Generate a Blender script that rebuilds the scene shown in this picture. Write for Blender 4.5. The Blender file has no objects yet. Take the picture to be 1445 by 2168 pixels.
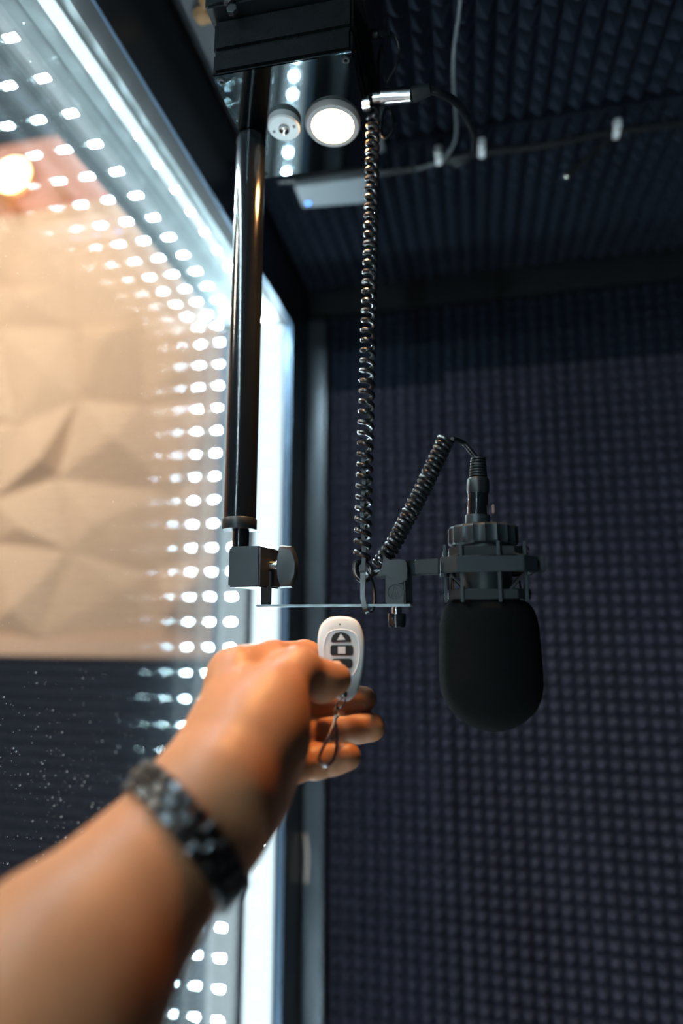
import bpy, bmesh, math, random
import numpy as np
from mathutils import Vector, Matrix
random.seed(7); np.random.seed(7)
SC = bpy.context.scene; COL = SC.collection
# ------------------------------------------------------------------ camera
W, H, F = 1445, 2168, 1250.0
PITCH, YAW, ROLL = math.radians(10), math.radians(12), 0.0
CAM = np.array([0, 0, 1.5])
FW = np.array([-math.sin(YAW)*math.cos(PITCH), math.cos(YAW)*math.cos(PITCH), math.sin(PITCH)])
RT = np.array([math.cos(YAW), math.sin(YAW), 0.0]); UP = np.cross(RT, FW)
cd = bpy.data.cameras.new('camera'); co = bpy.data.objects.new('camera', cd); COL.objects.link(co)
co.matrix_world = Matrix(((RT[0], UP[0], -FW[0], 0), (RT[1], UP[1], -FW[1], 0), (RT[2], UP[2], -FW[2], 1.5), (0, 0, 0, 1)))
cd.sensor_fit = 'HORIZONTAL'; cd.sensor_width = 24.0; cd.lens = F/W*24.0
cd.clip_start = 0.005; cd.clip_end = 60
cd.dof.use_dof = True; cd.dof.focus_distance = 0.425; cd.dof.aperture_fstop = 1.9; cd.dof.aperture_blades = 9
SC.camera = co
# ------------------------------------------------------------------ world, colour, light
wd = bpy.data.worlds.new('world'); SC.world = wd; wd.use_nodes = True
wd.node_tree.nodes['Background'].inputs[0].default_value = (0.012, 0.03, 0.05, 1)
wd.node_tree.nodes['Background'].inputs[1].default_value = 0.5
SC.view_settings.view_transform = 'Standard'; SC.view_settings.look = 'None'
SC.view_settings.gamma = 1; SC.view_settings.use_curve_mapping = False
SC.view_settings.exposure = 0.0
SC.cycles.use_denoising = True
SC.cycles.max_bounces = 16; SC.cycles.glossy_bounces = 9; SC.cycles.transparent_max_bounces = 40
SC.cycles.diffuse_bounces = 4; SC.cycles.sample_clamp_indirect = 250
LED_CHIP, LED_TAPE, LAMP_WARM = 1000.0, 1.3, 150.0
def area(name, loc, target, size, power, color):
    l = bpy.data.lights.new(name, 'AREA'); l.shape = 'DISK'; l.size = size; l.energy = power; l.color = color
    o = bpy.data.objects.new(name, l); COL.objects.link(o); o.location = loc
    o.rotation_euler = (Vector(target)-Vector(loc)).to_track_quat('-Z', 'Y').to_euler(); return o
# the lobby outside the booth has its own warm ceiling lamps
area('lobby_lamp', (-1.1, 0.7, 3.5), (-1.5, 2.0, 2.4), 1.0, 48, (1.0, 0.76, 0.60))
area('lobby_lamp', (-2.3, 0.0, 3.5), (-1.6, 2.0, 1.7), 1.0, 118, (1.0, 0.79, 0.60))

# ------------------------------------------------------------------ helpers
def ray(x, y): return FW + RT*(x-W/2)/F - UP*(y-H/2)/F
def P(x, y, Y):                        # the point of the place seen at that spot, at depth Y
    d = ray(x, y); return Vector(CAM + d*(Y/d[1]))
def PX(x, y, X):
    d = ray(x, y); return Vector(CAM + d*(X/d[0]))
def PZ(x, y, Z):
    d = ray(x, y); return Vector(CAM + d*((Z-1.5)/d[2]))
def ZC(p): return float((np.array(p)-CAM) @ FW)

MATS = {}
def mat(name, color, rough=0.5, metal=0.0, spec=0.5, noise=0.0, nscale=200, bump=0.0, bscale=400, sss=0.0, ssr=(1, .3, .15), coat=0.0, rnoise=0.0):
    m = bpy.data.materials.new(name); m.use_nodes = True; nt = m.node_tree; b = nt.nodes['Principled BSDF']
    b.inputs['Base Color'].default_value = (*color, 1); b.inputs['Roughness'].default_value = rough
    b.inputs['Metallic'].default_value = metal; b.inputs['Specular IOR Level'].default_value = spec
    b.inputs['Coat Weight'].default_value = coat
    if sss:
        b.inputs['Subsurface Weight'].default_value = sss; b.inputs['Subsurface Radius'].default_value = ssr
        b.inputs['Subsurface Scale'].default_value = 0.006
    tc = nt.nodes.new('ShaderNodeTexCoord')
    if noise or rnoise:
        n = nt.nodes.new('ShaderNodeTexNoise'); n.inputs['Scale'].default_value = nscale; n.inputs['Detail'].default_value = 6
        nt.links.new(tc.outputs['Object'], n.inputs['Vector'])
        if noise:
            r = nt.nodes.new('ShaderNodeMix'); r.data_type = 'RGBA'
            r.inputs[6].default_value = (*[c*(1-noise) for c in color], 1); r.inputs[7].default_value = (*[min(1, c*(1+noise)) for c in color], 1)
            nt.links.new(n.outputs['Fac'], r.inputs[0]); nt.links.new(r.outputs[2], b.inputs['Base Color'])
        if rnoise:
            mr = nt.nodes.new('ShaderNodeMapRange'); mr.inputs['To Min'].default_value = max(0.02, rough-rnoise); mr.inputs['To Max'].default_value = rough+rnoise
            nt.links.new(n.outputs['Fac'], mr.inputs['Value']); nt.links.new(mr.outputs[0], b.inputs['Roughness'])
    if bump:
        n2 = nt.nodes.new('ShaderNodeTexNoise'); n2.inputs['Scale'].default_value = bscale; n2.inputs['Detail'].default_value = 4
        nt.links.new(tc.outputs['Object'], n2.inputs['Vector'])
        bp = nt.nodes.new('ShaderNodeBump'); bp.inputs['Strength'].default_value = bump; bp.inputs['Distance'].default_value = 0.001
        nt.links.new(n2.outputs['Fac'], bp.inputs['Height']); nt.links.new(bp.outputs['Normal'], b.inputs['Normal'])
    MATS[name] = m; return m
def emit(name, color, strength):
    m = bpy.data.materials.new(name); m.use_nodes = True; nt = m.node_tree; nt.nodes.clear()
    e = nt.nodes.new('ShaderNodeEmission'); e.inputs[0].default_value = (*color, 1); e.inputs[1].default_value = strength
    o = nt.nodes.new('ShaderNodeOutputMaterial'); nt.links.new(e.outputs[0], o.inputs[0]); MATS[name] = m; return m
def glass(name, r0, r1, tint, film=.005):
    m = bpy.data.materials.new(name); m.use_nodes = True; nt = m.node_tree; nt.nodes.clear()
    t = nt.nodes.new('ShaderNodeBsdfTransparent'); t.inputs[0].default_value = (*tint, 1)
    g = nt.nodes.new('ShaderNodeBsdfGlossy'); g.inputs['Roughness'].default_value = 0.012; g.inputs[0].default_value = (1, 1, 1, 1)
    lw = nt.nodes.new('ShaderNodeLayerWeight'); lw.inputs[0].default_value = 0.5
    pw = nt.nodes.new('ShaderNodeMath'); pw.operation = 'POWER'; pw.inputs[1].default_value = 2
    ma = nt.nodes.new('ShaderNodeMath'); ma.operation = 'MULTIPLY_ADD'; ma.inputs[1].default_value = r1; ma.inputs[2].default_value = r0
    mx = nt.nodes.new('ShaderNodeMixShader'); o = nt.nodes.new('ShaderNodeOutputMaterial')
    nt.links.new(lw.outputs['Facing'], pw.inputs[0]); nt.links.new(pw.outputs[0], ma.inputs[0]); nt.links.new(ma.outputs[0], mx.inputs[0])
    df = nt.nodes.new('ShaderNodeBsdfDiffuse'); df.inputs[0].default_value = (.9, .93, .95, 1)
    m2 = nt.nodes.new('ShaderNodeMixShader'); m2.inputs[0].default_value = film
    nt.links.new(t.outputs[0], mx.inputs[1]); nt.links.new(g.outputs[0], mx.inputs[2])
    nt.links.new(mx.outputs[0], m2.inputs[1]); nt.links.new(df.outputs[0], m2.inputs[2]); nt.links.new(m2.outputs[0], o.inputs[0])
    MATS[name] = m; return m
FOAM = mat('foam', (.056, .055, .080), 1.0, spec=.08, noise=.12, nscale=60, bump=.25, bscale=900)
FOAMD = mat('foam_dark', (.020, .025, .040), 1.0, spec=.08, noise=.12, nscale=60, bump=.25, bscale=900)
FOAMC = mat('foam_shaded', (.018, .023, .036), 1.0, spec=.08, noise=.12, nscale=60, bump=.25, bscale=900)  # same foam in a darker colour, dimness of the ceiling put into it
BLACK = mat('black_plastic', (.012, .015, .017), .42, spec=.5, rnoise=.08, nscale=300)
MATTE = mat('matte_black', (.012, .014, .016), .6, spec=.4, rnoise=.06, nscale=300)
GLOSS = mat('gloss_black', (.008, .010, .012), .16, spec=.6, rnoise=.05, nscale=120)
RUBBER = mat('cable_rubber', (.012, .013, .014), .27, spec=.55)
GREYM = mat('painted_metal', (.026, .034, .039), .42, metal=.2, noise=.1, nscale=500, rnoise=.08)
RAIL = mat('frame_metal', (.060, .070, .084), .34, metal=.35, noise=.12, nscale=90, rnoise=.1)
LIP = mat('lip_lit_edge', (.10, .16, .24), .4, metal=.4, noise=.08, nscale=200)  # bluish colour stands in for strip light caught on the frame edge
BOXM = mat('box_black', (.006, .007, .008), .28, spec=.22, rnoise=.05, nscale=120)
PLATE = mat('box_plate', (.15, .18, .19), .035, metal=1.0, rnoise=.01, nscale=60, noise=.08)
STEEL = mat('brushed_steel', (.20, .23, .24), .38, metal=1.0, rnoise=.05, nscale=60, noise=.06)
CHROME = mat('chrome', (.75, .75, .74), .14, metal=1.0, rnoise=.04)
ALU = mat('aluminium', (.30, .34, .34), .35, metal=.7, noise=.08, nscale=300)
DARKW = mat('dark_board', (.030, .034, .040), .7, noise=.2, nscale=40)
WHITEP = mat('white_plastic', (.74, .77, .77), .38, spec=.4, noise=.02, nscale=200)
GREYP = mat('grey_plastic', (.25, .28, .30), .5, noise=.05, nscale=300)
CLIPW = mat('clip_white', (.92, .95, .96), .35, sss=.0, noise=.03)
BEZEL = mat('lamp_bezel', (.34, .32, .31), .45, noise=.04)
SKIN = mat('skin', (.49, .215, .105), .45, spec=.35, noise=.10, nscale=55, bump=.12, bscale=700, sss=.25)
NAIL = mat('nail', (.68, .42, .33), .3, spec=.5, noise=.05, sss=.2)
WIND = mat('windscreen_foam', (.005, .0058, .0062), 1.0, spec=.06, noise=.5, nscale=900, bump=.9, bscale=1300)
LINK = mat('link_steel', (.085, .088, .092), .36, metal=1.0, rnoise=.08, nscale=300)
ELAST = mat('elastic', (.020, .020, .022), .9)
EXPF = mat('expanding_foam', (.45, .25, .12), .9, noise=.4, nscale=120, bump=.6, bscale=200)
PLASTER = mat('wall_relief', (.84, .66, .50), .75, noise=.05, nscale=8)
PINK = mat('pink_paint', (.78, .42, .33), .7, noise=.05, nscale=6)
NAVY = mat('navy_panel', (.0016, .010, .024), .7, spec=.08, noise=.25, nscale=5)
CREAM = mat('ledge', (.86, .66, .52), .6, noise=.04)
BRASS = mat('brass', (.85, .50, .20), .3, metal=.8)
GREYC = mat('grey_cable', (.09, .11, .12), .4)
COPPER = mat('latch', (.36, .20, .14), .4, noise=.1)
GLINT = mat('painted_glint', (.85, .66, .54), .6, noise=.1)  # pale colour of the painted glint on the corner trim
DUST = mat('dust', (.85, .88, .9), .8)
CHIP = emit('led_chip_light', (.68, .91, 1.0), LED_CHIP)
TAPEE = emit('led_sleeve_light', (.74, .93, 1.0), LED_TAPE)
LAMP = emit('downlight_light', (1.0, .47, .16), LAMP_WARM)
LOBBY = emit('lobby_lamp_light', (1.0, .62, .30), 26)
BLUE = emit('blue_indicator', (.10, .35, 1.0), 5)
GLASS = glass('pane_glass', .055, .38, (.975, .99, .995))
CARPET = mat('laminate_floor', (.75, .75, .77), .55, noise=.15, nscale=6)

class MB:
    def __init__(self): self.v = []; self.f = []
    def add(self, vs, fs):
        n = len(self.v); self.v += [tuple(p) for p in vs]; self.f += [tuple(i+n for i in q) for q in fs]; return self
    def box(self, a, b):
        (x0, y0, z0), (x1, y1, z1) = a, b
        return self.add([(x0,y0,z0),(x1,y0,z0),(x1,y1,z0),(x0,y1,z0),(x0,y0,z1),(x1,y0,z1),(x1,y1,z1),(x0,y1,z1)],
                        [(0,3,2,1),(4,5,6,7),(0,1,5,4),(1,2,6,5),(2,3,7,6),(3,0,4,7)])
    def prism(self, pts, off):             # closed outline (3-D points) pushed along off
        n = len(pts); o = Vector(off); a = [Vector(p) for p in pts]
        self.add(a+[p+o for p in a], [tuple(range(n-1, -1, -1)), tuple(range(n, 2*n))]+[(i, (i+1) % n, n+(i+1) % n, n+i) for i in range(n)]); return self
    def loft(self, rings, caps=True):
        n = len(rings[0]); vs = [p for r in rings for p in r]; fs = []
        for k in range(len(rings)-1):
            for i in range(n): fs.append((k*n+i, k*n+(i+1) % n, (k+1)*n+(i+1) % n, (k+1)*n+i))
        if caps: fs += [tuple(range(n-1, -1, -1)), tuple(range((len(rings)-1)*n, len(rings)*n))]
        return self.add(vs, fs)
    def lathe(self, c, prof, n=32, axis=(0, 0, 1), mod=None):   # prof: (height along axis, radius)
        ax = Vector(axis).normalized(); u = ax.orthogonal().normalized(); w = ax.cross(u); c = Vector(c)
        rings = []
        for h, r in prof:
            rings.append([c+ax*h+(u*math.cos(t)+w*math.sin(t))*(r*(mod(t) if mod else 1)) for t in [2*math.pi*i/n for i in range(n)]])
        return self.loft(rings)
    def tube(self, pts, r, n=8, caps=True):
        pts = [Vector(p) for p in pts]; m = len(pts); rr = r if hasattr(r, '__len__') else [r]*m
        t0 = (pts[1]-pts[0]).normalized(); u = t0.orthogonal().normalized(); rings = []
        for i in range(m):
            t = (pts[min(i+1, m-1)]-pts[max(i-1, 0)]).normalized()
            u = (u-t*u.dot(t)).normalized(); w = t.cross(u)
            rings.append([pts[i]+(u*math.cos(a)+w*math.sin(a))*rr[i] for a in [2*math.pi*k/n for k in range(n)]])
        return self.loft(rings, caps)
    def tilt(self, s, x0):
        self.v = [(x, y, z-s*(x-x0)) for x, y, z in self.v]; return self
    def build(self, name, m, parent=None, smooth=False, bevel=0.0, seg=2):
        me = bpy.data.meshes.new(name); me.from_pydata(self.v, [], self.f); me.validate()
        bm = bmesh.new(); bm.from_mesh(me)
        bmesh.ops.recalc_face_normals(bm, faces=bm.faces)
        if bevel:
            es = [e for e in bm.edges if len(e.link_faces) == 2 and e.calc_face_angle(0) > .5]
            bmesh.ops.bevel(bm, geom=es, offset=bevel, segments=seg, affect='EDGES', clamp_overlap=True)
        bm.to_mesh(me); bm.free()
        me.materials.append(m)
        if smooth or bevel:
            for p in me.polygons: p.use_smooth = True
            if hasattr(me, 'set_sharp_from_angle'): me.set_sharp_from_angle(angle=math.radians(40))
        o = bpy.data.objects.new(name, me); COL.objects.link(o)
        if parent is not None: attach(o, parent)
        return o
def attach(o, parent):                     # vertices stay in world place
    o.parent = parent; loc = Vector()
    q = parent
    while q is not None: loc += Vector(q.location); q = q.parent
    o.location = -loc if o.type == 'MESH' else Vector(o.location)-loc
def tag(o, label=None, cat=None, group=None, kind=None):
    for k, v in (('label', label), ('category', cat), ('group', group), ('kind', kind)):
        if v: o[k] = v
    return o
def thing(name, loc, label, cat, group=None):
    e = bpy.data.objects.new(name, None); COL.objects.link(e); e.location = loc; e.empty_display_size = .02
    return tag(e, label, cat, group)
def share(o, name, parent, loc):           # another object on the same mesh, at world offset loc
    c = bpy.data.objects.new(name, o.data); COL.objects.link(c); c.parent = parent
    base = Vector(); q = parent
    while q is not None: base += Vector(q.location); q = q.parent
    c.location = Vector(loc)-base; return c
def spline(pts, n=10):                     # Catmull-Rom through points
    p = [Vector(q) for q in pts]; p = [p[0]*2-p[1]]+p+[p[-1]*2-p[-2]]; out = []
    for i in range(1, len(p)-2):
        for k in range(n):
            t = k/n; a, b, c, d = p[i-1], p[i], p[i+1], p[i+2]
            out.append(.5*((2*b)+(c-a)*t+(2*a-5*b+4*c-d)*t*t+(3*b-a-3*c+d)*t**3))
    out.append(p[-2]); return out

# ------------------------------------------------------------------ room shell
XL, XR, YB, YF, ZT = -0.289, 1.30, 1.05, -0.85, 2.115
def structure(name, mb, m, **k):
    o = mb.build(name, m, **k); o['kind'] = 'structure'; return o
floor = structure('floor', MB().box((-.42, YF-.06, -.06), (XR+.1, YB+.12, 0)), CARPET)
wall_back = structure('wall_back', MB().box((-.42, YB+.036, 0), (XR+.1, YB+.09, ZT+.1)), DARKW)
wall_right = structure('wall_right', MB().box((XR+.03, YF, 0), (XR+.09, YB+.03, ZT+.1)), DARKW)
wall_front = structure('wall_front', MB().box((-.42, YF-.06, 0), (XR+.09, YF, ZT+.1)), DARKW)
ceiling = structure('ceiling', MB().box((-.42, YF, ZT+.0335), (XR+.03, YB+.03, ZT+.1)), DARKW)

def foam_mesh(name, origin, du, dv, nrm, nu, nv, pitch, hgt, seed):
    """one moulded sheet of acoustic foam: a slab with a pyramid on every cell"""
    rnd = random.Random(seed); o, du, dv, nrm = Vector(origin), Vector(du), Vector(dv), Vector(nrm)
    th = .014; vs = []; fs = []
    for j in range(nv+1):
        for i in range(nu+1): vs.append(o+du*(i*pitch)+dv*(j*pitch)+nrm*th)
    def c(i, j): return j*(nu+1)+i
    for j in range(nv):
        for i in range(nu):
            k = len(vs)
            # rounded moulded tip: four corners of a tiny flat top
            cx, cy = (i+.5)*pitch+rnd.uniform(-.0005, .0005), (j+.5)*pitch+rnd.uniform(-.0004, .0004); e = pitch*.05
            hh = th+hgt*rnd.uniform(.9, 1.05)
            for sx, sy in ((-e, -e), (e, -e), (e, e), (-e, e)): vs.append(o+du*(cx+sx)+dv*(cy+sy)+nrm*hh)
            q = (c(i, j), c(i+1, j), c(i+1, j+1), c(i, j+1))
            for a in range(4): fs.append((q[a], q[(a+1) % 4], k+(a+1) % 4, k+a))
            fs.append((k, k+1, k+2, k+3))
    b = len(vs)
    for (i, j) in ((0, 0), (nu, 0), (nu, nv), (0, nv)): vs.append(o+du*(i*pitch)+dv*(j*pitch))
    fs += [(b, b+1, b+2, b+3), tuple([b+1, b]+[c(i, 0) for i in range(nu+1)]), tuple([b+3, b+2]+[c(i, nv) for i in range(nu, -1, -1)]),
           tuple([b+2, b+1]+[c(nu, j) for j in range(nv+1)]), tuple([b, b+3]+[c(0, j) for j in range(nv, -1, -1)])]
    m = MB(); m.add(vs, fs); return m
PW = .0218
sd = 0
# back wall: columns of sheets, seams where the photograph shows them
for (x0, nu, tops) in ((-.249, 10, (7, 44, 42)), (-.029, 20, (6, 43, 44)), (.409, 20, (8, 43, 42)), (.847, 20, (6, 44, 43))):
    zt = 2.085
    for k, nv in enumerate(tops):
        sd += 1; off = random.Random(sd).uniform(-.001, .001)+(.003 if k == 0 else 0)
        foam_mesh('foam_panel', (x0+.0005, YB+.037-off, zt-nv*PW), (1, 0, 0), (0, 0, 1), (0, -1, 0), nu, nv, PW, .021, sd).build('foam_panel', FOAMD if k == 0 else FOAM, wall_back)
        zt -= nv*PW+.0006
for z0 in (.03, .56, 1.09, 1.62):
    for y0, nu in ((YF+.02, 22), (YF+.57, 22), (YF+1.12, 22), (YF+1.67, 9)):
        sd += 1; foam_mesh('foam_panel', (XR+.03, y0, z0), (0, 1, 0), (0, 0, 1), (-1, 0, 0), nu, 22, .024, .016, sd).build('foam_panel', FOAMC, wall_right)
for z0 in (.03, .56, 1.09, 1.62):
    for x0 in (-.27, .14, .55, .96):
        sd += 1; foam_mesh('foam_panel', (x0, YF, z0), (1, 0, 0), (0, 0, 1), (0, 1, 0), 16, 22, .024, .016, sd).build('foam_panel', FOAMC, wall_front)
# ceiling sheets: near row and far row, split along the line that carries the cable
PC = .0228
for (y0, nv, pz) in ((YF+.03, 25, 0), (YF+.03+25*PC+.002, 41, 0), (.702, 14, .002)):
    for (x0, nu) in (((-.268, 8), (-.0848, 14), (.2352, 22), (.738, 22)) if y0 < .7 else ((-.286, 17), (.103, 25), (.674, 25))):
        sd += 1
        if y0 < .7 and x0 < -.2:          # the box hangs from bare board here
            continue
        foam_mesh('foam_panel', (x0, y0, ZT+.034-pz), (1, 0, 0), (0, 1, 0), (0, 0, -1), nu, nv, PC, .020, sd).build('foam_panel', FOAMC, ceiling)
MB().box((-.262, YF, ZT-.004), (-.088, .69, ZT+.03)).build('mounting_board', mat('board_grey', (.075, .08, .088), .65, noise=.25, nscale=30), ceiling)
BXM, TL = -.163, .028
# dark corner trims
structure('trim_1', MB().box((XL, YB-.012, 0), (-.252, YB+.03, 2.072)), RAIL, bevel=.002)
structure('trim_2', MB().box((XL, YB-.004, 2.086), (XR, YB+.03, ZT+.03)), MATTE, bevel=.002)
# ------------------------------------------------------------------ window in the left wall
LY0, LY1, LZ0, LZ1 = -.74, .934, .40, 2.010      # clear opening
RY1, RZ1 = .936, 2.012                            # edge of the frame behind the lip coloured as a lit edge
CY = .938
wall_left = structure('wall_left', MB().box((-.42, YF, 0), (XL, YB+.03, LZ0-.04)).box((-.42, YF, 2.018), (XL, YB+.03, ZT+.03)).box((-.2925, YF, RZ1), (XL, YB+.03, 2.018))
    .box((-.42, CY, LZ0-.04), (-.2995, YB+.03, RZ1)).box((-.2995, RY1, LZ0-.04), (XL, YB+.03, RZ1)).box((-.42, YF, LZ0-.04), (XL, LY0-.03, RZ1)), RAIL)
window = bpy.data.objects.new('window_1', None); COL.objects.link(window); window.location = (XL, .25, 1.25); window['kind'] = 'structure'
MB().box((-.2995, LY1, LZ0), (XL+.0004, RY1, LZ1)).build('lip', LIP, window, bevel=.0006)
MB().box((-.2925, LY0, LZ1), (XL+.0004, LY1, RZ1)).build('lip', LIP, window, bevel=.0006)
MB().box((-.2925, LY0, LZ0-.002), (XL+.0004, LY1, LZ0)).build('lip', LIP, window, bevel=.0006)
# black gasket and the aluminium channel that carries the light strips
CY, CZ = .938, 2.014
MB().box((-.3100, LY0, LZ1+.001), (-.2925, LY1, RZ1+.002)).build('gasket', MATTE, window)
MB().box((-.400, CY, LZ0-.03), (-.2995, CY+.004, CZ+.004)).build('channel', ALU, window)
MB().box((-.400, LY0-.03, CZ), (-.3100, CY, CZ+.004)).build('channel', ALU, window)
MB().box((-.400, LY0-.03, LZ0-.03), (-.2995, CY, LZ0-.016)).build('channel', ALU, window)
MB().box((-.400, LY0-.03, LZ0-.016), (-.2995, LY0-.022, CZ)).build('channel', ALU, window)
for x in (-.3545, -.3735, -.3925):
    MB().box((x-.003, LY0-.022, LZ0-.016), (x, CY, CZ)).build('pane', GLASS, window)
# LED strips on the four sides of the recess
SX = -.330; PITCH_LED = .0405
def strip(a, b, face, across, label, wt=.0075, ws=.0055):
    a, b, face, across = Vector(a), Vector(b), Vector(face), Vector(across); d = (b-a); L = d.length; d.normalize()
    t = thing('led_strip', (a+b)/2, label, 'light strip', 'light strips round the window')
    def bar(p, q, h0, h1, w, name, m):
        c = [p+across*w+face*h0, p-across*w+face*h0, p-across*w+face*h1, p+across*w+face*h1]
        return MB().prism(c, q-p).build(name, m, t)
    bar(a, b, 0, .002, wt, 'tape', MATS['clip_white'])
    bar(a+d*.002, b-d*.002, .002, .0035, ws, 'sleeve', TAPEE)
    n = int(L/PITCH_LED); first = None
    for i in range(n):
        c = a+d*((i+.5)*L/n)
        if first is None:
            q = [c+across*.003+d*.003, c-across*.003+d*.003, c-across*.003-d*.003, c+across*.003-d*.003]
            q = [p+face*.0035 for p in q]
            first = MB().prism(q, face*.0016).build('led_chip', CHIP, t); c0 = c
            base = Vector(first.location)
        else:
            o = bpy.data.objects.new('led_chip', first.data); COL.objects.link(o); o.parent = t; o.location = base+(c-c0)
    return t
strip((-.3265, CY, LZ0-.01), (-.3265, CY, CZ-.004), (0, -1, 0), (1, 0, 0), 'upright white light strip running up the far end of the window', .0225, .0215)  # sleeve widened so its glow also stands for the glare beside the strip
strip((SX, LY0-.018, CZ), (SX, CY-.006, CZ), (0, 0, -1), (1, 0, 0), 'white light strip running along the top of the window')
strip((SX, LY0-.018, LZ0-.004), (SX, CY-.006, LZ0-.004), (0, 0, 1), (1, 0, 0), 'white light strip along the bottom sill of the window')
strip((SX, LY0-.022, LZ0-.01), (SX, LY0-.022, CZ-.004), (0, 1, 0), (1, 0, 0), 'upright white light strip at the near end of the window')
# dust on the room side of the glass
m = MB()
def speck(y, z, r):
    n = 6; x = -.3538; a0 = random.random()*6
    m.add([(x, y+r*math.cos(a0+6.283*i/n)*random.uniform(.6, 1.2), z+r*math.sin(a0+6.283*i/n)*random.uniform(.6, 1.2)) for i in range(n)]+[(x+.0003, y, z)], [(i, (i+1) % n, n) for i in range(n)])
for _ in range(330): q = PX(random.gauss(140, 120), random.gauss(1640, 140), -.354); speck(q.y, q.z, random.choice((.0003, .0003, .0004, .0005, .0009)))
for _ in range(420):
    t = random.random(); q = PX(60+t*430+random.gauss(10, 45), 60+t*560+random.gauss(40, 60), -.354)
    if q.z < CZ-.003: speck(q.y, q.z, random.choice((.0002, .0003, .0005)))
for _ in range(260): q = PX(random.uniform(0, 470), random.uniform(250, 1400), -.354); speck(q.y, q.z, random.choice((.0002, .0003, .0004)))
m.build('dust_specks', DUST, window)['kind'] = 'stuff'

# ------------------------------------------------------------------ lobby outside
YO = 2.0; ZL0, ZL1, ZP0, ZP1 = 1.352, 1.425, 3.235, 3.62
wall_far = structure('wall_far', MB().box((-4.2, YO, 0), (-.43, YO+.1, 4.4)), PINK)
structure('ceiling_lobby', MB().box((-4.2, -1.2, ZP1), (-.43, YO, ZP1+.1)), NAVY)
structure('wall_lobby', MB().box((-4.3, -1.2, 0), (-4.2, YO+.1, 4.4)), PINK)
structure('floor_lobby', MB().box((-4.2, -1.2, -.06), (-.43, YO, 0)), CARPET)
MB().box((-3.6, YO-.05, ZL0), (-.45, YO, ZL1)).build('ledge', CREAM, wall_far, bevel=.006)
# dark wainscot boards under the ledge
x = -3.6; first = None
while x < -.5:
    w = .30; MB().box((x, YO-.03-random.uniform(0, .004), 0), (x+w-.006, YO, ZL0)).build('board', NAVY, wall_far); x += w
# crumpled-looking relief: irregular facets, each block a panel of its own
rr = random.Random(23); NX, NZ = 9, 6; xs = np.linspace(-3.6, -.46, NX+1); zs = np.linspace(ZL1, ZP0, NZ+1)
G = {}
for j in range(NZ+1):
    for i in range(NX+1):
        jx = 0 if i in (0, NX) else rr.uniform(-.11, .11); jz = 0 if j in (0, NZ) else rr.uniform(-.10, .10)
        G[i, j] = Vector((xs[i]+jx, YO-.02-rr.choice((0, .0, .015, .03)), zs[j]+jz))
for j in range(NZ):
    for i in range(NX):
        q = [G[i, j], G[i+1, j], G[i+1, j+1], G[i, j+1]]
        cen = sum(q, Vector())/4; q = [cen+(p-cen)*.992 for p in q]
        ap = cen+Vector((rr.uniform(-.09, .09), -rr.uniform(.01, .075), rr.uniform(-.08, .08)))
        if rr.random() < .5:
            ap2 = ap.lerp(q[rr.randrange(4)], .45)+Vector((0, -.02, 0))
        bk = [Vector((p.x, YO, p.z)) for p in q]
        MB().add(q+[ap]+bk, [(0, 1, 4), (1, 2, 4), (2, 3, 4), (3, 0, 4), (0, 1, 6, 5), (1, 2, 7, 6), (2, 3, 8, 7), (3, 0, 5, 8), (5, 6, 7, 8)]).build('relief_panel', PLASTER, wall_far)
lp = P(30, 372, YO-.03)
t = thing('wall_lamp', lp, 'round orange glowing lamp on the pink band outside the window', 'lamp')
MB().lathe((lp.x, YO, lp.z), [(0, .10), (.03, .10), (.034, .085)], 28, (0, -1, 0)).build('lamp_base', BRASS, t)
MB().lathe((lp.x, YO-.034, lp.z), [(0, .078), (.012, .072), (.02, .05), (.023, .01)], 28, (0, -1, 0)).build('lamp_glass', LOBBY, t, smooth=True)
for k, px in enumerate((10, 128)):
    q = P(px, 405, YO-.10)
    t = thing('hanging_rods', (q.x, YO-.10, ZP0), 'pair of thin brass rods outside the glass, '+('nearer the frame edge' if k else 'below the round orange lamp'), 'rods', 'brass rods under the pink band')
    z0 = P(px, 432 if k else 452, YO-.10).z; z1 = P(px, 398 if k else 420, YO-.10).z
    for s in (-.014, .014): MB().tube([(q.x+s, YO-.10, z0), (q.x+s, YO-.10, z1)], .004, 8).build('rod', BRASS, t)
    MB().box((q.x-.025, YO-.115, z1), (q.x+.025, YO, z1+.012)).build('bracket', BRASS, t)

# ------------------------------------------------------------------ control box on the ceiling
BX0, BX1, BY0, BY1, BZ = -.1745, -.0672, .352, .461, 1.9
box = thing('control_box', ((BX0+BX1)/2, (BY0+BY1)/2, ZT), 'black metal control box hanging from the ceiling above the pole', 'control box')
MB().box((BX0, BY0, BZ+.0022), (BX1, BY1, BZ+.0215)).tilt(TL, BXM).build('lid', BOXM, box, bevel=.0022)
MB().box((BX0-.0006, BY0+.0006, BZ+.0225), (BX1+.0006, BY1, BZ+.050)).tilt(TL, BXM).build('body', BOXM, box, bevel=.0022)
MB().box((BX0-.004, BY0-.010, BZ+.051), (BX1+.008, BY1+.01, ZT-.004)).tilt(TL, BXM).build('housing', mat('housing', (.008, .010, .012), .32, spec=.3, rnoise=.12, nscale=40), box, bevel=.002)
MB().box((BX0+.0002, BY0+.0002, BZ), (BX1-.0002, BY1-.0002, BZ+.0022)).tilt(TL, BXM).build('bottom_plate', PLATE, box, bevel=.0006)
for sx, sy in ((BX0+.0055, BY0+.0055), (BX1-.0055, BY0+.0055), (BX1-.0055, BY1-.0055), (BX0+.0055, BY1-.0055)):
    MB().lathe((sx, sy, BZ), [(.001, .0030), (-.0004, .0030), (-.0009, .0024), (-.0009, .0013), (.0002, .0011)], 16).tilt(TL, BXM).build('screw', MATTE, box)
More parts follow.
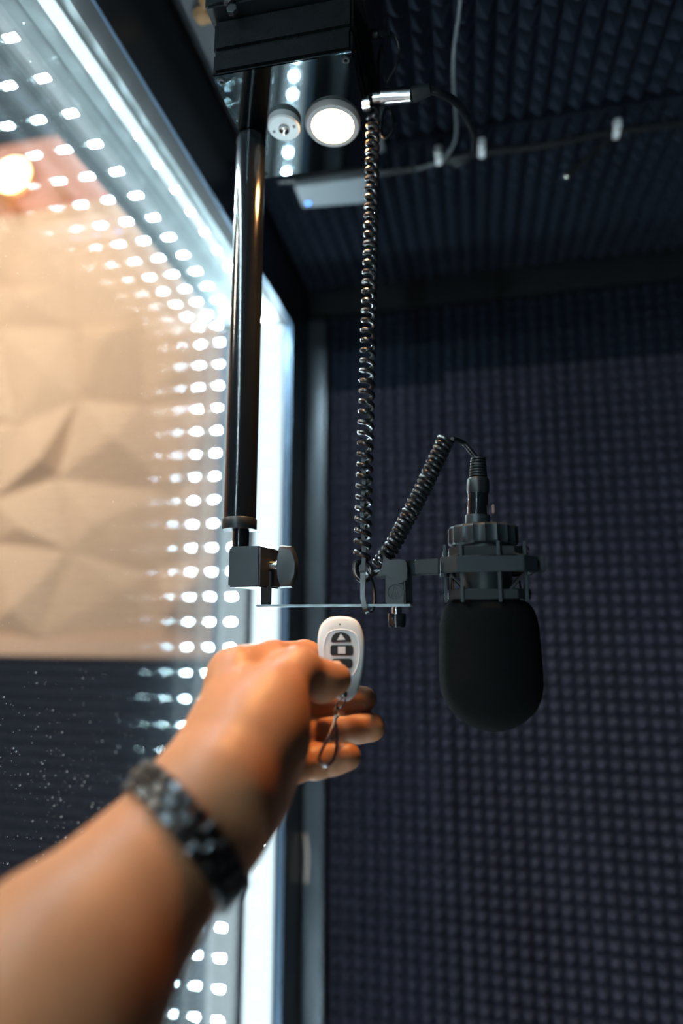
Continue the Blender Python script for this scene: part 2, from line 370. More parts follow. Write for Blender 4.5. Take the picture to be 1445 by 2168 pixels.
# bolts on the housing front
for k, (px, py) in enumerate(((483, 2), (492, 22))):
    q = P(px, py, BY0-.011)
    MB().lathe((q.x, BY0-.010, q.z), [(0, .0042), (.003, .0042), (.0032, .003)], 6, (0, -1, 0)).tilt(TL, BXM).build('bolt', CHROME if k == 0 else MATTE, box)
MB().lathe((-.066, .40, 1.904), [(-.002, .0062), (.004, .0062), (.0045, .0052)], 20, (1, 0, 0)).tilt(TL, BXM).build('socket', CHROME, box, smooth=True)
MB().lathe((-.067, .395, 1.963), [(-.002, .005), (.003, .005), (.0034, .004)], 16, (1, 0, 0)).tilt(TL, BXM).build('socket', BLACK, box, smooth=True)
# downlight
dc = PZ(704, 255, BZ); k = ZC(dc)/F
t = thing('downlight', (dc.x, dc.y, BZ), 'round warm downlight with grey bezel set in the box underside', 'lamp')
R = .0228
MB().lathe((dc.x, dc.y, BZ), [(.001, R), (-.002, R), (-.0042, R*.93), (-.0042, R*.76), (-.002, R*.73), (.001, R*.73)], 48).tilt(TL, BXM).build('bezel', BEZEL, t, smooth=True)
MB().lathe((dc.x, dc.y, BZ), [(-.0012, R*.735), (-.0022, R*.735), (-.0030, R*.5), (-.0033, .001)], 40).tilt(TL, BXM).build('lens', LAMP, t, smooth=True)
sl = bpy.data.lights.new('downlight_beam', 'SPOT'); sl.energy = 9.5; sl.color = (1.0, .50, .18); sl.spot_size = math.radians(62); sl.spot_blend = 1.0; sl.shadow_soft_size = .012
so = bpy.data.objects.new('downlight_beam', sl); COL.objects.link(so); so.parent = t; so.location = (0, 0, -.012)
# small white disc beside it
sc_ = PZ(601, 271, BZ-.006); r = .0133
t = thing('ceiling_sensor', (sc_.x, sc_.y, BZ), 'small white round sensor disc with two screws beside the downlight', 'sensor')
MB().lathe((sc_.x, sc_.y, BZ), [(0, r), (-.005, r), (-.0062, r*.92), (-.0062, r*.36), (-.0052, r*.33)], 36).tilt(TL, BXM).build('disc', WHITEP, t, smooth=True)
MB().lathe((sc_.x, sc_.y, BZ-.0052), [(0, r*.32), (-.003, r*.30), (-.0042, r*.18)], 24).tilt(TL, BXM).build('eye', CHROME, t, smooth=True)
for s in (-1, 1): MB().lathe((sc_.x+s*r*.66, sc_.y-s*.001, BZ-.0062), [(.001, .0013), (-.0006, .0012), (-.0008, .0006)], 12).tilt(TL, BXM).build('screw', GREYP, t)

# ------------------------------------------------------------------ telescopic pole with clamp and plate
pb = P(507, 1110, .415); PXX, PYY = pb.x, .415
k = ZC(pb)/F
def zy(y, Y=PYY, x=507): return P(x, y, Y).z
pole = thing('telescopic_pole', (PXX, PYY, BZ), 'black telescopic pole hanging from the ceiling box beside the window', 'pole')
z1, z0 = BZ-.0008, zy(1104)
RP = .0122
MB().lathe((PXX, PYY, 0), [(z1, .002), (z1, RP*.97), (z1-.002, RP), (z0, RP), (z0, .002)], 40).build('outer_tube', GLOSS, pole, smooth=True)
zc0, zc1 = zy(1122), zy(1098)
MB().lathe((PXX, PYY, 0), [(zc1, RP), (zc1-.0012, RP*1.06), (zc0+.001, RP*1.06), (zc0, RP*1.02), (zc0, RP*.5)], 40).build('collar', BLACK, pole, smooth=True)
MB().lathe((PXX+.0012, PYY, 0), [(zc0+.004, .0062), (zy(1160), .0062)], 28).build('inner_rod', GLOSS, pole, smooth=True)
zb0, zb1 = zy(1243, .40), zy(1157, .40)
a, b, c = P(484, 1200, .398), P(549, 1200, .398), P(579, 1200, .418)
def hz(p, z): return Vector((p.x, p.y, z))
fp = [hz(a, zb0), hz(b, zb0), hz(c, zb0), Vector((c.x, .434, zb0)), Vector((a.x+.002, .434, zb0)), Vector((a.x-.0016, .402, zb0))]
blk = MB().prism(fp, (0, 0, zb1-zb0)).build('clamp_block', GREYM, pole, bevel=.0012)
# wing knob and its stem
kY = .415
q = [P(x, y, kY-.004) for x, y in ((590, 1154), (615, 1155), (622, 1172), (627, 1191), (625, 1220), (615, 1243), (590, 1244), (584, 1223), (583, 1200), (584, 1178))]
ctr = sum(q, Vector())/len(q); dy = Vector((0, 1, 0))
ring = lambda s, d: [ctr+(p-ctr)*s+dy*d for p in q]
knob = MB().loft([ring(.86, 0), ring(.95, .0008), ring(1, .003), ring(1, .007), ring(.9, .0095)]).build('knob', GREYM, pole, smooth=True)
s0, s1 = P(572, 1198, kY), P(588, 1198, kY)
st = MB().tube([s0, s1], .0038, 16).build('stem', CHROME, knob, smooth=True)
# bracket: upright strip, then the long flat plate that carries the microphone
bY = .412; th = .0016
u0, u1 = P(553, 1243, bY), P(574, 1243, bY); zpl = P(560, 1283, bY).z
MB().box((u0.x, bY-.001, zpl+.001), (u1.x, bY+.0012, zb0+.012)).build('bracket', MATTE, pole, bevel=.0004)
e = P(872, 1283, bY)
MB().box((u0.x, bY-.011, zpl-.0008), (e.x, bY+.011, zpl+.0008)).build('plate', STEEL, pole, bevel=.0005)

# ------------------------------------------------------------------ shock mount
MY = .425
hp = P(835, 1250, bY)
mount = thing('shock_mount', (hp.x, bY, zpl+.0008), 'black microphone shock mount with elastic cords standing on the steel plate', 'shock mount')
def ext(pts, Y0, depth, name, m, parent, bevel=.0006):
    return MB().prism([P(x, y, Y0) for x, y in pts], (0, depth, 0)).build(name, m, parent, bevel=bevel)
zt = P(835, 1219, bY).z
x0, x1 = P(815, 1250, bY-.010).x, P(856, 1250, bY-.010).x
pvt = MB().prism([Vector((x0, bY-.010, zpl+.0008)), Vector((x1, bY-.010, zpl+.0008)), Vector((x1+.0035, bY-.004, zpl+.0008)), Vector((x1+.0035, bY+.010, zpl+.0008)), Vector((x0, bY+.010, zpl+.0008))], (0, 0, zt-zpl+.004)).build('pivot_block', BLACK, mount, bevel=.0007)
# emblem: ring with the two nested strokes of the maker's mark, raised on the block
em = MB(); ey = bY-.0102; ec = P(835.5, 1253.5, ey); kk = ZC(ec)/F
def E2(dx, dy_): return Vector((ec.x+dx*kk, ey, ec.z-dy_*kk))
em.tube([E2(15*math.cos(a), 15*math.sin(a)) for a in [2*math.pi*i/40 for i in range(41)]], .00028, 6)
for poly in (((-8.5, 10.5), (-1.5, -11), (1, -11), (9, 10.5), (1, 10.5), (5.5, 10.5)), ((-8.5, 10.5), (-4, 10.5), (1, -4), (1, 10.5))):
    em.tube([E2(*p) for p in poly], .00026, 6)
em.build('emblem', GREYM, pvt)
yoke = [(810, 1171), (813, 1177), (818, 1182), (826, 1185), (840, 1184), (853, 1184), (859, 1189), (861, 1200), (861, 1226), (852, 1233), (843, 1237), (838, 1229), (829, 1223), (816, 1219), (805, 1220), (794, 1223), (800, 1214), (806, 1204), (810, 1190)]
ext(yoke, bY-.0125, .024, 'yoke', BLACK, mount, .0012)
MB().lathe((P(840, 1300, bY).x, bY, 0), [(P(840, 1281, bY).z, .0036), (P(840, 1300, bY).z, .0036)], 20).build('thread', CHROME, mount, smooth=True)
zn1, zn0 = P(840, 1299, bY).z, P(840, 1328, bY).z
MB().lathe((P(840, 1300, bY).x, bY, 0), [(zn1, .003), (zn1, .0060), (zn1-.001, .0063), (zn0+.0015, .0060), (zn0, .0052), (zn0, .001)], 28, mod=lambda t: 1+.02*math.cos(12*t)).build('thread_nut', GLOSS, mount, smooth=True)
def aX(x, y=1200): return P(x, y, MY).x
zA1, zA0 = P(1000, 1188, MY).z, P(1000, 1219, MY).z
# arm: stepped flat bar from the yoke to the ring
MB().prism([Vector((aX(856), MY-.020, zA0)), Vector((aX(880), MY-.016, zA0)), Vector((aX(884), MY-.020, zA0)), Vector((aX(932), MY-.026, zA0)), Vector((aX(934), MY-.020, zA0)), Vector((aX(882), MY-.008, zA0)), Vector((aX(856), MY-.008, zA0))], (0, 0, zA1-zA0)).build('arm', GREYM, mount, bevel=.0006)
CX = P(1032, 1300, MY).x; KM = ZC(P(1032, 1250, MY))/F
def cham(hw, cf, rot=0.06):               # chamfered square outline, cf = corner cut share
    w = hw; c = hw*cf; pts = [(-w+c, -w), (w-c, -w), (w, -w+c), (w, w-c), (w-c, w), (-w+c, w), (-w, w-c), (-w, -w+c)]
    return [(x*math.cos(rot)-y*math.sin(rot), x*math.sin(rot)+y*math.cos(rot)) for x, y in pts]
def band(hw, cf, z0, z1, thick, name, parent, m):
    o = cham(hw, cf); i = cham(hw-thick, cf); n = 8
    vs = [Vector((CX+x, MY+y, z)) for z in (z0, z1) for x, y in o]+[Vector((CX+x, MY+y, z)) for z in (z0, z1) for x, y in i]
    fs = []
    for a in range(n):
        b = (a+1) % n
        fs += [(a, b, n+b, n+a), (2*n+b, 2*n+a, 3*n+a, 3*n+b), (n+a, n+b, 3*n+b, 3*n+a), (b, a, 2*n+a, 2*n+b)]
    return MB().add(vs, fs).build(name, m, parent, bevel=.0004)
def zM(y, x=1032): return P(x, y, MY).z
band(.0315, .33, zM(1217), zM(1185), .0028, 'outer_ring', mount, GREYM)
MB().box((CX+.029, MY-.012, zM(1214)), (CX+.0385, MY-.003, zM(1182))).build('lug', BLACK, mount, bevel=.0008)
band(.0255, .36, zM(1183), zM(1164), .0022, 'upper_ring', mount, BLACK)
band(.0265, .36, zM(1270), zM(1250), .0022, 'lower_ring', mount, BLACK)
for sx, sy in ((-.0275, -.012), (-.0165, -.0275), (.0075, -.0285), (.0245, -.0225), (.0275, .012), (.0165, .0275), (-.0075, .0285), (-.0245, .0225)):
    MB().prism([Vector((CX+sx-.0010, MY+sy-.0018, zM(1276))), Vector((CX+sx+.0010, MY+sy-.0018, zM(1276))), Vector((CX+sx+.0010, MY+sy+.0018, zM(1276))), Vector((CX+sx-.0010, MY+sy+.0018, zM(1276)))], (0, 0, zM(1156)-zM(1276))).build('post', GREYM, mount, bevel=.0003)
# elastic cords criss-crossing between the rings
for q in range(4):
    a = math.pi/4+q*math.pi/2
    for s in (-.32, .32):
        o = Vector((CX+.0335*math.cos(a), MY+.0335*math.sin(a), zM(1219)))
        i = Vector((CX+.027*math.cos(a+s), MY+.027*math.sin(a+s), zM(1258)))
        MB().tube([o, o.lerp(i, .5), i], .0008, 8).build('cord', ELAST, mount, smooth=True)
        i2 = Vector((CX+.027*math.cos(a+s), MY+.027*math.sin(a+s), zM(1174)))
        MB().tube([Vector((o.x, o.y, zM(1186))), i2], .0008, 8).build('cord', ELAST, mount, smooth=True)
for px, py in ((947, 1173), (1109, 1165), (950, 1262), (1113, 1259)):
    q = P(px, py, MY-.008)
    MB().tube([q+Vector((.003*math.cos(a), 0, .003*math.sin(a))) for a in [i*.7 for i in range(9)]], .0007, 6).build('hook', BLACK, mount, smooth=True)
# ------------------------------------------------------------------ microphone
mic = thing('microphone', (CX, MY, zM(1272)), 'black studio microphone under a foam windscreen held in the shock mount', 'microphone')
fl = lambda t: 1.012-.055*abs(math.sin(9.5*t))**.8
MB().lathe((CX-.0012, MY, 0), [(zM(1157), .0205), (zM(1154), .0232), (zM(1150), .0242), (zM(1120), .0240), (zM(1115), .0222), (zM(1113), .018)], 190, mod=fl).build('base_knob', GREYM, mic, smooth=True)
MB().lathe((CX, MY, 0), [(zM(1290), .0175), (zM(1166), .0175), (zM(1164), .0195), (zM(1152), .0195)], 36).build('body', GREYM, mic, smooth=True)
pr = [(1272, 78), (1280, 88), (1295, 98), (1320, 104), (1350, 106), (1400, 107.5), (1440, 107.5), (1468, 104), (1495, 93), (1515, 76), (1532, 54), (1543, 30), (1547, 12), (1548, 2)]
prs = spline([Vector((y, r_, 0)) for y, r_ in pr], 5)
MB().lathe((CX, MY, 0), [(zM(p.x), .015) for p in prs[:1]]+[(zM(p.x), max(.0006, p.y*KM*.965)) for p in prs], 64).build('windscreen', WIND, mic, smooth=True)

# ------------------------------------------------------------------ coiled microphone cable with plug
cab = thing('coiled_cable', P(790, 205, .41), 'black coiled cable hanging from the box and looping up to the microphone', 'cable')
VY = .412
def helix(axis, turns, r0, r1, rt, name, phase=0, sides=8, seg=22, bulge=None):
    axis = [Vector(p) for p in axis]; L = [0]
    for a, b in zip(axis, axis[1:]): L.append(L[-1]+(b-a).length)
    N = int(turns*seg); pts = []
    for i in range(N+1):
        s = L[-1]*i/N; j = max(k for k in range(len(L)-1) if L[k] <= s+1e-9); t = (s-L[j])/(L[j+1]-L[j])
        c = axis[j].lerp(axis[j+1], t)
        ta = (axis[min(j+2, len(axis)-1)]-axis[max(j-1, 0)]).normalized()
        u = Vector((1, 0, 0)); u = (u-ta*u.dot(ta)).normalized(); w = ta.cross(u)
        ph = phase-2*math.pi*turns*i/N; r = r0+(r1-r0)*i/N
        pts.append(c+(u*math.cos(ph)+w*math.sin(ph))*r)
    MB().tube(pts, rt, sides).build(name, RUBBER, cab, smooth=True); return pts
top = P(790, 212, VY); bot = P(766, 1192, VY)
h1 = helix([top, top.lerp(bot, .33)+Vector((.0006, 0, 0)), top.lerp(bot, .66)+Vector((.0005, 0, 0)), bot], 47.0, .0041, .0047, .00185, 'stretched_coil', phase=math.pi)
da, db = P(800, 1199, VY+.003), P(946, 926, VY+.004)
mid1, mid2 = P(829, 1160, VY+.003), P(890, 1045, VY+.004)
h2 = helix([da, mid1, mid2, db], 27.0, .0044, .0050, .00175, 'tight_coil', phase=0)
MB().tube(spline([h1[-1], P(752, 1206, VY-.001), P(756, 1222, VY-.004), P(768, 1229, VY-.005), P(781, 1224, VY-.004), P(786, 1210, VY-.001), P(780, 1197, VY+.002), P(768, 1193, VY+.004), P(757, 1200, VY+.005), P(760, 1216, VY+.005), P(776, 1222, VY+.004), P(792, 1214, VY+.003), h2[0]], 8), .0018, 10).build('loop', RUBBER, cab, smooth=True)
c0 = P(1010, 972, MY)
MB().tube(spline([h2[-1], P(960, 930, VY+.004), P(980, 938, MY), P(996, 955, MY), c0], 10), .0019, 10).build('lead', RUBBER, cab, smooth=True)
pt, pbm = P(1012, 969, MY), Vector((CX-.0045, MY, zM(1113)))
ax = pbm-pt; Lp = ax.length; axn = ax.normalized()
def pl(f): return Lp*f
prof = []
for i in range(7):
    f0 = .002+i*.042; r = .0054+.0010*i/6
    prof += [(pl(f0), r*.86), (pl(f0+.008), r), (pl(f0+.030), r), (pl(f0+.036), r*.86)]
boot = MB().lathe(pt, [(0, .002)]+prof, 28, axn).build('boot', BLACK, cab, smooth=True)
MB().lathe(pt, [(pl(.30), .0062), (pl(.31), .0070), (pl(.34), .0077), (pl(.48), .0079), (pl(.535), .0074)], 28, axn, mod=lambda t: 1+.02*math.cos(8*t)).build('plug_grip', BLACK, cab, smooth=True)
MB().lathe(pt, [(pl(.53), .0072), (pl(.845), .0074)], 32, axn).build('plug_shell', GLOSS, cab, smooth=True)
MB().lathe(pt, [(pl(.845), .0066), (pl(.85), .0086), (pl(.87), .0088), (pl(1.0), .0088)], 32, axn).build('plug_ring', GREYM, cab, smooth=True)
q = P(1044, 1078, MY); MB().box((q.x-.001, MY-.002, q.z-.0033), (q.x+.0007, MY+.002, q.z+.0033)).build('latch', COPPER, cab, bevel=.0005)
# cable tie that holds the coil to the plate
tie = thing('cable_tie', P(768, 1210, VY-.004), 'black ribbed cable tie fastening the coiled cable to the plate', 'cable tie')
def ribbon(pts, w, th, name, m, parent, wd=Vector((1, 0, 0))):
    pts = [Vector(p) for p in pts]; rings = []
    for i, p in enumerate(pts):
        t_ = (pts[min(i+1, len(pts)-1)]-pts[max(i-1, 0)]).normalized(); n_ = t_.cross(wd).normalized(); s = (wd-t_*wd.dot(t_)).normalized()
        rings.append([p+s*w+n_*th, p-s*w+n_*th, p-s*w-n_*th, p+s*w-n_*th])
    return MB().loft(rings).build(name, m, parent)
fy = bY-.0125
ribbon(spline([P(768, 1204, fy), P(768, 1235, fy), P(768, 1262, fy), P(772, 1288, fy), P(779, 1297, fy+.003)], 6), .0017, .0006, 'strap', GLOSS, tie)
sp = spline([P(779, 1297, fy+.003), P(788, 1292, fy+.006), P(793, 1270, fy+.008), P(790, 1240, fy+.008), P(782, 1220, fy+.006), P(772, 1207, fy+.002)], 6)
ribbon(sp, .0014, .0006, 'strap', GLOSS, tie, wd=Vector((.5, -.8, 0)))
q = P(768, 1204, fy-.0005); MB().box((q.x-.0026, q.y-.002, q.z-.0028), (q.x+.0026, q.y+.0025, q.z+.0028)).build('head', BLACK, tie, bevel=.0007)
z_a, z_b = P(768, 1212, fy).z, P(768, 1262, fy).z; tooth = None
for i in range(16):
    z = z_a+(z_b-z_a)*i/15; xx = P(768, 1212+50*i/15, fy).x
    o = MB().box((xx-.0015, fy-.0011, z-.00028), (xx+.0015, fy-.0005, z+.00028)).build('rib', CHROME, tie) if False else MB().box((xx-.0015, fy-.0011, z-.00028), (xx+.0015, fy-.0005, z+.00028)).build('rib', GLOSS, tie)
tail = [P(768+2*math.sin(i), y, VY-.0008) for i, y in enumerate(range(965, 1200, 26))]
ribbon(tail, .0014, .0005, 'tail', GREYM, tie)

# ------------------------------------------------------------------ plugs and cables round the box
x1c = thing('signal_cable', (-.054, .40, 1.904), 'thick black cable with a silver plug curving from the box side', 'cable')
a, b, c = P(806, 206, .40), P(871, 201, .40), P(909, 190, .40)
ax1 = (b-a)
MB().lathe(a-ax1*.25, [(0, .0042), (ax1.length*.25, .0042), (ax1.length*.27, .0058), (ax1.length*1.23, .0060), (ax1.length*1.25, .0052)], 28, ax1).build('plug', CHROME, x1c, smooth=True)
ax2 = c-b; MB().lathe(b, [(0, .0054), (ax2.length*.3, .0056), (ax2.length, .0042)], 24, ax2).build('boot', BLACK, x1c, smooth=True)
zk = ZT-.012
pts = [c, P(940, 200, .41), P(975, 228, .45), P(1000, 275, .52), PZ(1004, 312, 2.02), PZ(990, 338, 2.07), PZ(960, 347, 2.085)]
MB().tube(spline(pts, 8), .0031, 10).build('cord', RUBBER, x1c, smooth=True)
t = thing('power_cable', (-.067, .395, 1.963), 'thin black power lead plugged in high on the box side', 'cable')
a, b = P(757, 76, .395), P(800, 72, .395)
MB().lathe(a, [(0, .0018), (.003, .0018), (.0032, .0034), ((b-a).length, .0036)], 20, b-a).build('plug', BLACK, t, smooth=True)
d2 = P(826, 68, .395)-b
MB().lathe(b, [(d2.length*f, .0034 if i % 2 else .0024) for i, f in enumerate((0, .15, .3, .45, .6, .75, .9, 1.0))], 16, d2).build('boot', BLACK, t, smooth=True)
MB().tube(spline([P(826, 68, .395), P(838, 80, .395), P(845, 105, .40), P(840, 135, .40), P(827, 158, .405), P(818, 172, .41), P(810, 160, .41), P(814, 120, .41), P(806, 100, .41), P(801, 130, .412), P(802, 170, .412), P(806, 215, .415), P(825, 225, .42), P(833, 260, .42), P(826, 285, .42), P(812, 292, .42), P(807, 270, .42), P(815, 232, .42), P(830, 240, .43), P(838, 262, .43)], 8), .0011, 8).build('cord', RUBBER, t, smooth=True)
t = thing('grey_cable', PZ(965, 100, ZT-.02), 'thin grey cable running loose down the ceiling foam', 'cable')
MB().tube(spline([PZ(976, -30, ZT-.012), PZ(971, 30, ZT-.012), PZ(961, 100, ZT-.014), PZ(959, 160, ZT-.014), PZ(963, 230, ZT-.014), PZ(966, 275, ZT-.014), PZ(960, 305, ZT-.014), PZ(940, 335, ZT-.013), PZ(928, 342, ZT-.012), PZ(880, 358, ZT-.012)], 8), .0016, 8).build('cord', GREYC, t, smooth=True)
t = thing('ceiling_cable', PZ(1000, 330, ZT), 'long black cable pinned across the ceiling under white clips', 'cable')
for dz, dy_ in ((0, 0), (0, 5)):
    MB().tube(spline([PZ(590, 384+dy_*.4, ZT-.012), PZ(700, 377+dy_*.4, ZT-.011), PZ(820, 362+dy_, ZT-.010), PZ(880, 353+dy_, ZT-.009), PZ(928, 340+dy_, ZT-.009), PZ(1019, 322+dy_, ZT-.009), PZ(1130, 308+dy_, ZT-.009), PZ(1220, 293+dy_, ZT-.009), PZ(1303, 276+dy_, ZT-.009), PZ(1445, 258+dy_, ZT-.009), PZ(1560, 240+dy_, ZT-.009)], 6), .0024, 8).build('cord', RUBBER, t, smooth=True)
for k, (px, py, wh) in enumerate(((928, 337, 'nearest the coiled cable'), (1019, 322, 'beside the curved end of the thick cable'), (1303, 282, 'above the short black rod'))):
    q = PZ(px, py, ZT-.011)
    t = thing('cable_clip', q, 'small white plastic cable clip '+wh, 'cable clip', 'white clips on the ceiling cable')
    rings = []
    MB().prism([q+Vector((-.0038, .009*math.cos(a), -.008*math.sin(a)+.002)) for a in [math.pi*i/10 for i in range(11)]], (.0076, 0, 0)).build('hoop', CLIPW, t, bevel=.0008)
    MB().box((q.x-.0040, q.y-.014, q.z-.002), (q.x+.0040, q.y-.006, q.z+.010)).build('foot', CLIPW, t, bevel=.001)
    MB().lathe((q.x, q.y-.011, q.z-.002), [(.001, .002), (-.0012, .002), (-.0018, .001)], 10).build('nail', CHROME, t)
# short black rod hanging from the cable line
a, b = PZ(1297, 287, ZT-.010), PZ(1198, 374, ZT-.055)
t = thing('rod_antenna', a, 'short black jointed rod hanging below the ceiling cable at the right', 'antenna')
d = b-a; L = d.length
MB().lathe(a, [(0, .003), (0.002, .0042), (L*.30, .0042), (L*.31, .0036), (L*.34, .0036), (L*.35, .0046), (L*.64, .0046), (L*.65, .0038), (L*.68, .0038), (L*.69, .0046), (L*.97, .0046), (L, .0038)], 20, d).build('shaft', MATTE, t, smooth=True)
MB().lathe(b, [(-.001, .0038), (.0014, .0038), (.0024, .0018)], 16, d).build('tip', CHROME, t, smooth=True)
# receiver with a blue light behind the box
z_ = ZT-.030
q0, q1, q2, q3 = PZ(622, 394, z_), PZ(775, 374, z_), PZ(777, 430, z_), PZ(641, 441, z_)
t = thing('receiver', (q0+q2)/2, 'flat grey receiver with a blue indicator under the ceiling behind the box', 'receiver')
MB().prism([q0, q1, q2, q3], (0, 0, .026)).build('case', GREYP, t, bevel=.0015)
MB().box((q0.x+.002, q0.y-.006, z_+.004), (q1.x, q0.y+.0005, z_+.024)).build('front', MATTE, t, bevel=.001)
q = PZ(652, 430, z_); MB().lathe(q, [(.001, .0034), (-.0006, .0034), (-.0012, .002)], 20).build('indicator', BLUE, t, smooth=True)
MB().lathe(q, [(.001, .0052), (-.0004, .0050), (-.0005, .0036)], 20).build('indicator_ring', mat('blue_ring', (.05, .12, .5), .4), t, smooth=True)
# expanding foam clump
q = PZ(438, 8, ZT-.006); m = MB()
for i in range(9):
    c = q+Vector((random.uniform(-.010, .010), random.uniform(-.006, .014), random.uniform(-.004, .004))); r = random.uniform(.004, .008)
    m.lathe(c+Vector((0, 0, -r)), [(r*(1-math.cos(a)), max(.0003, r*math.sin(a)*random.uniform(.85, 1.1))) for a in [math.pi*j/8 for j in range(9)]], 12)
tag(m.build('foam_clump', EXPF, None, smooth=True), 'tan clump of dried expanding foam at the ceiling above the box corner', 'foam clump')
# pale ribbon that paints a glint on the corner trim
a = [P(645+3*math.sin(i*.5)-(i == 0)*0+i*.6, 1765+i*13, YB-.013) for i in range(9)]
tag(ribbon(a, .0024, .0005, 'glint_strip', GLINT, None), 'narrow pale strip painted as a glint on the dark corner trim', 'tape')  # filed under tape, but it is only a painted glint

# ------------------------------------------------------------------ hand and forearm (one continuous surface)
def J(x, y, Y, rpx): p = P(x, y, Y); return (np.array(p), rpx*ZC(p)/F)
VOX = .0017
class Field:
    def __init__(s, lo, hi):
        s.lo = np.array(lo); s.n = np.ceil((np.array(hi)-s.lo)/VOX).astype(int)+1; s.d = np.full(s.n, .03, np.float32)
    def local(s, lo, hi):
        a = np.clip(np.floor((lo-s.lo)/VOX).astype(int), 0, s.n); b = np.clip(np.ceil((hi-s.lo)/VOX).astype(int)+1, 0, s.n)
        ax = [s.lo[i]+VOX*np.arange(a[i], b[i], dtype=np.float32) for i in range(3)]
        return tuple(slice(a[i], b[i]) for i in range(3)), np.meshgrid(*ax, indexing='ij')
    def cone(s, A, B, k):
        (a, ra), (b, rb) = A, B; m = max(ra, rb)+.03
        sl, (X, Y, Z) = s.local(np.minimum(a, b)-m, np.maximum(a, b)+m)
        if 0 in X.shape: return
        ab = b-a; t = np.clip(((X-a[0])*ab[0]+(Y-a[1])*ab[1]+(Z-a[2])*ab[2])/(ab@ab), 0, 1)
        d = np.sqrt((X-a[0]-t*ab[0])**2+(Y-a[1]-t*ab[1])**2+(Z-a[2]-t*ab[2])**2)-(ra+t*(rb-ra))
        s.d[sl] = smin(s.d[sl], d.astype(np.float32), k)
    def chain(s, js, k):
        for A, B in zip(js, js[1:]): s.cone(A, B, k)
    def groove(s, c, axis, r, depth, wid):
        c = np.array(c); axis = np.array(axis)/np.linalg.norm(axis)
        sl, (X, Y, Z) = s.local(c-r*1.5, c+r*1.5)
        h = (X-c[0])*axis[0]+(Y-c[1])*axis[1]+(Z-c[2])*axis[2]
        s.d[sl] += (depth*np.exp(-(h/wid)**2)).astype(np.float32)
def smin(a, b, k):
    h = np.clip(.5+.5*(b-a)/k, 0, 1); return b+(a-b)*h-k*h*(1-h)
wrist = J(400, 1748, .262, 100)
arm1 = J(318, 1850, .238, 136); arm2 = J(112, 2098, .200, 220)
e = np.array(arm2[0])+(np.array(arm2[0])-np.array(wrist[0]))/np.linalg.norm(np.array(arm2[0])-np.array(wrist[0]))*.12
elbow = (e, .043)
lo = np.array([-.285, -.02, 1.14]); hi = np.array([.06, .46, 1.50])
body = Field(lo, hi)
body.chain([elbow, arm2, arm1, wrist], .02)
mcpI, mcpM, mcpR, mcpP = J(498, 1432, .328, 50), J(520, 1500, .352, 52), J(545, 1565, .362, 50), J(568, 1632, .350, 46)
body.cone(J(420, 1705, .268, 88), mcpI, .02); body.cone(wrist, mcpM, .02); body.cone(J(425, 1730, .275, 76), mcpR, .02); body.cone(J(440, 1750, .272, 70), mcpP, .02)
body.cone(J(462, 1730, .270, 72), J(532, 1690, .305, 60), .026)           # heel of the hand
body.cone(J(470, 1650, .262, 82), J(560, 1540, .305, 82), .026)           # thumb mound
body.cone(J(545, 1545, .30, 75), J(585, 1590, .335, 48), .022)
body.cone(mcpI, J(575, 1405, .352, 44), .012)
# thumb
th_ = Field(lo, hi)
thumbIP = J(628, 1420, .338, 48)
th_.chain([J(520, 1560, .288, 78), J(578, 1478, .312, 62), thumbIP, J(678, 1442, .353, 41), J(709, 1437, .362, 34.5)], .006)
body.d = smin(body.d, th_.d, .010)
fing = Field(lo, hi)
def finger(js, k=.004):
    g = Field(lo, hi); g.chain(js, k); return g
fI = finger([mcpI, J(575, 1398, .362, 40), J(645, 1388, .392, 31), J(700, 1402, .408, 27), J(728, 1418, .410, 25)])
fM = finger([mcpM, J(620, 1502, .388, 34), J(690, 1486, .404, 30), J(740, 1481, .408, 28.5), J(770, 1480.5, .408, 27)])
fR = finger([mcpR, J(640, 1556, .385, 35), J(705, 1544, .402, 33), J(755, 1540, .404, 31.5), J(785, 1539.5, .403, 30)])
fP = finger([mcpP, J(612, 1622, .360, 36), J(672, 1611, .374, 35), J(705, 1605, .377, 33), J(735, 1601, .376, 29.5)])
for c, ax_, rad in ((P(648, 1614, .369), P(672, 1611, .374)-P(612, 1622, .360), .014), (P(690, 1607, .376), P(705, 1605, .377)-P(672, 1611, .374), .014), (P(700, 1545, .402), P(755, 1540, .404)-P(705, 1544, .402), .0)):
    if rad: fP.groove(c, ax_, rad, .0007, .0012)
fr = fI.d
for g in (fM, fR, fP): fr = smin(fr, g.d, .0006)
body.d = smin(body.d, fr, .007)
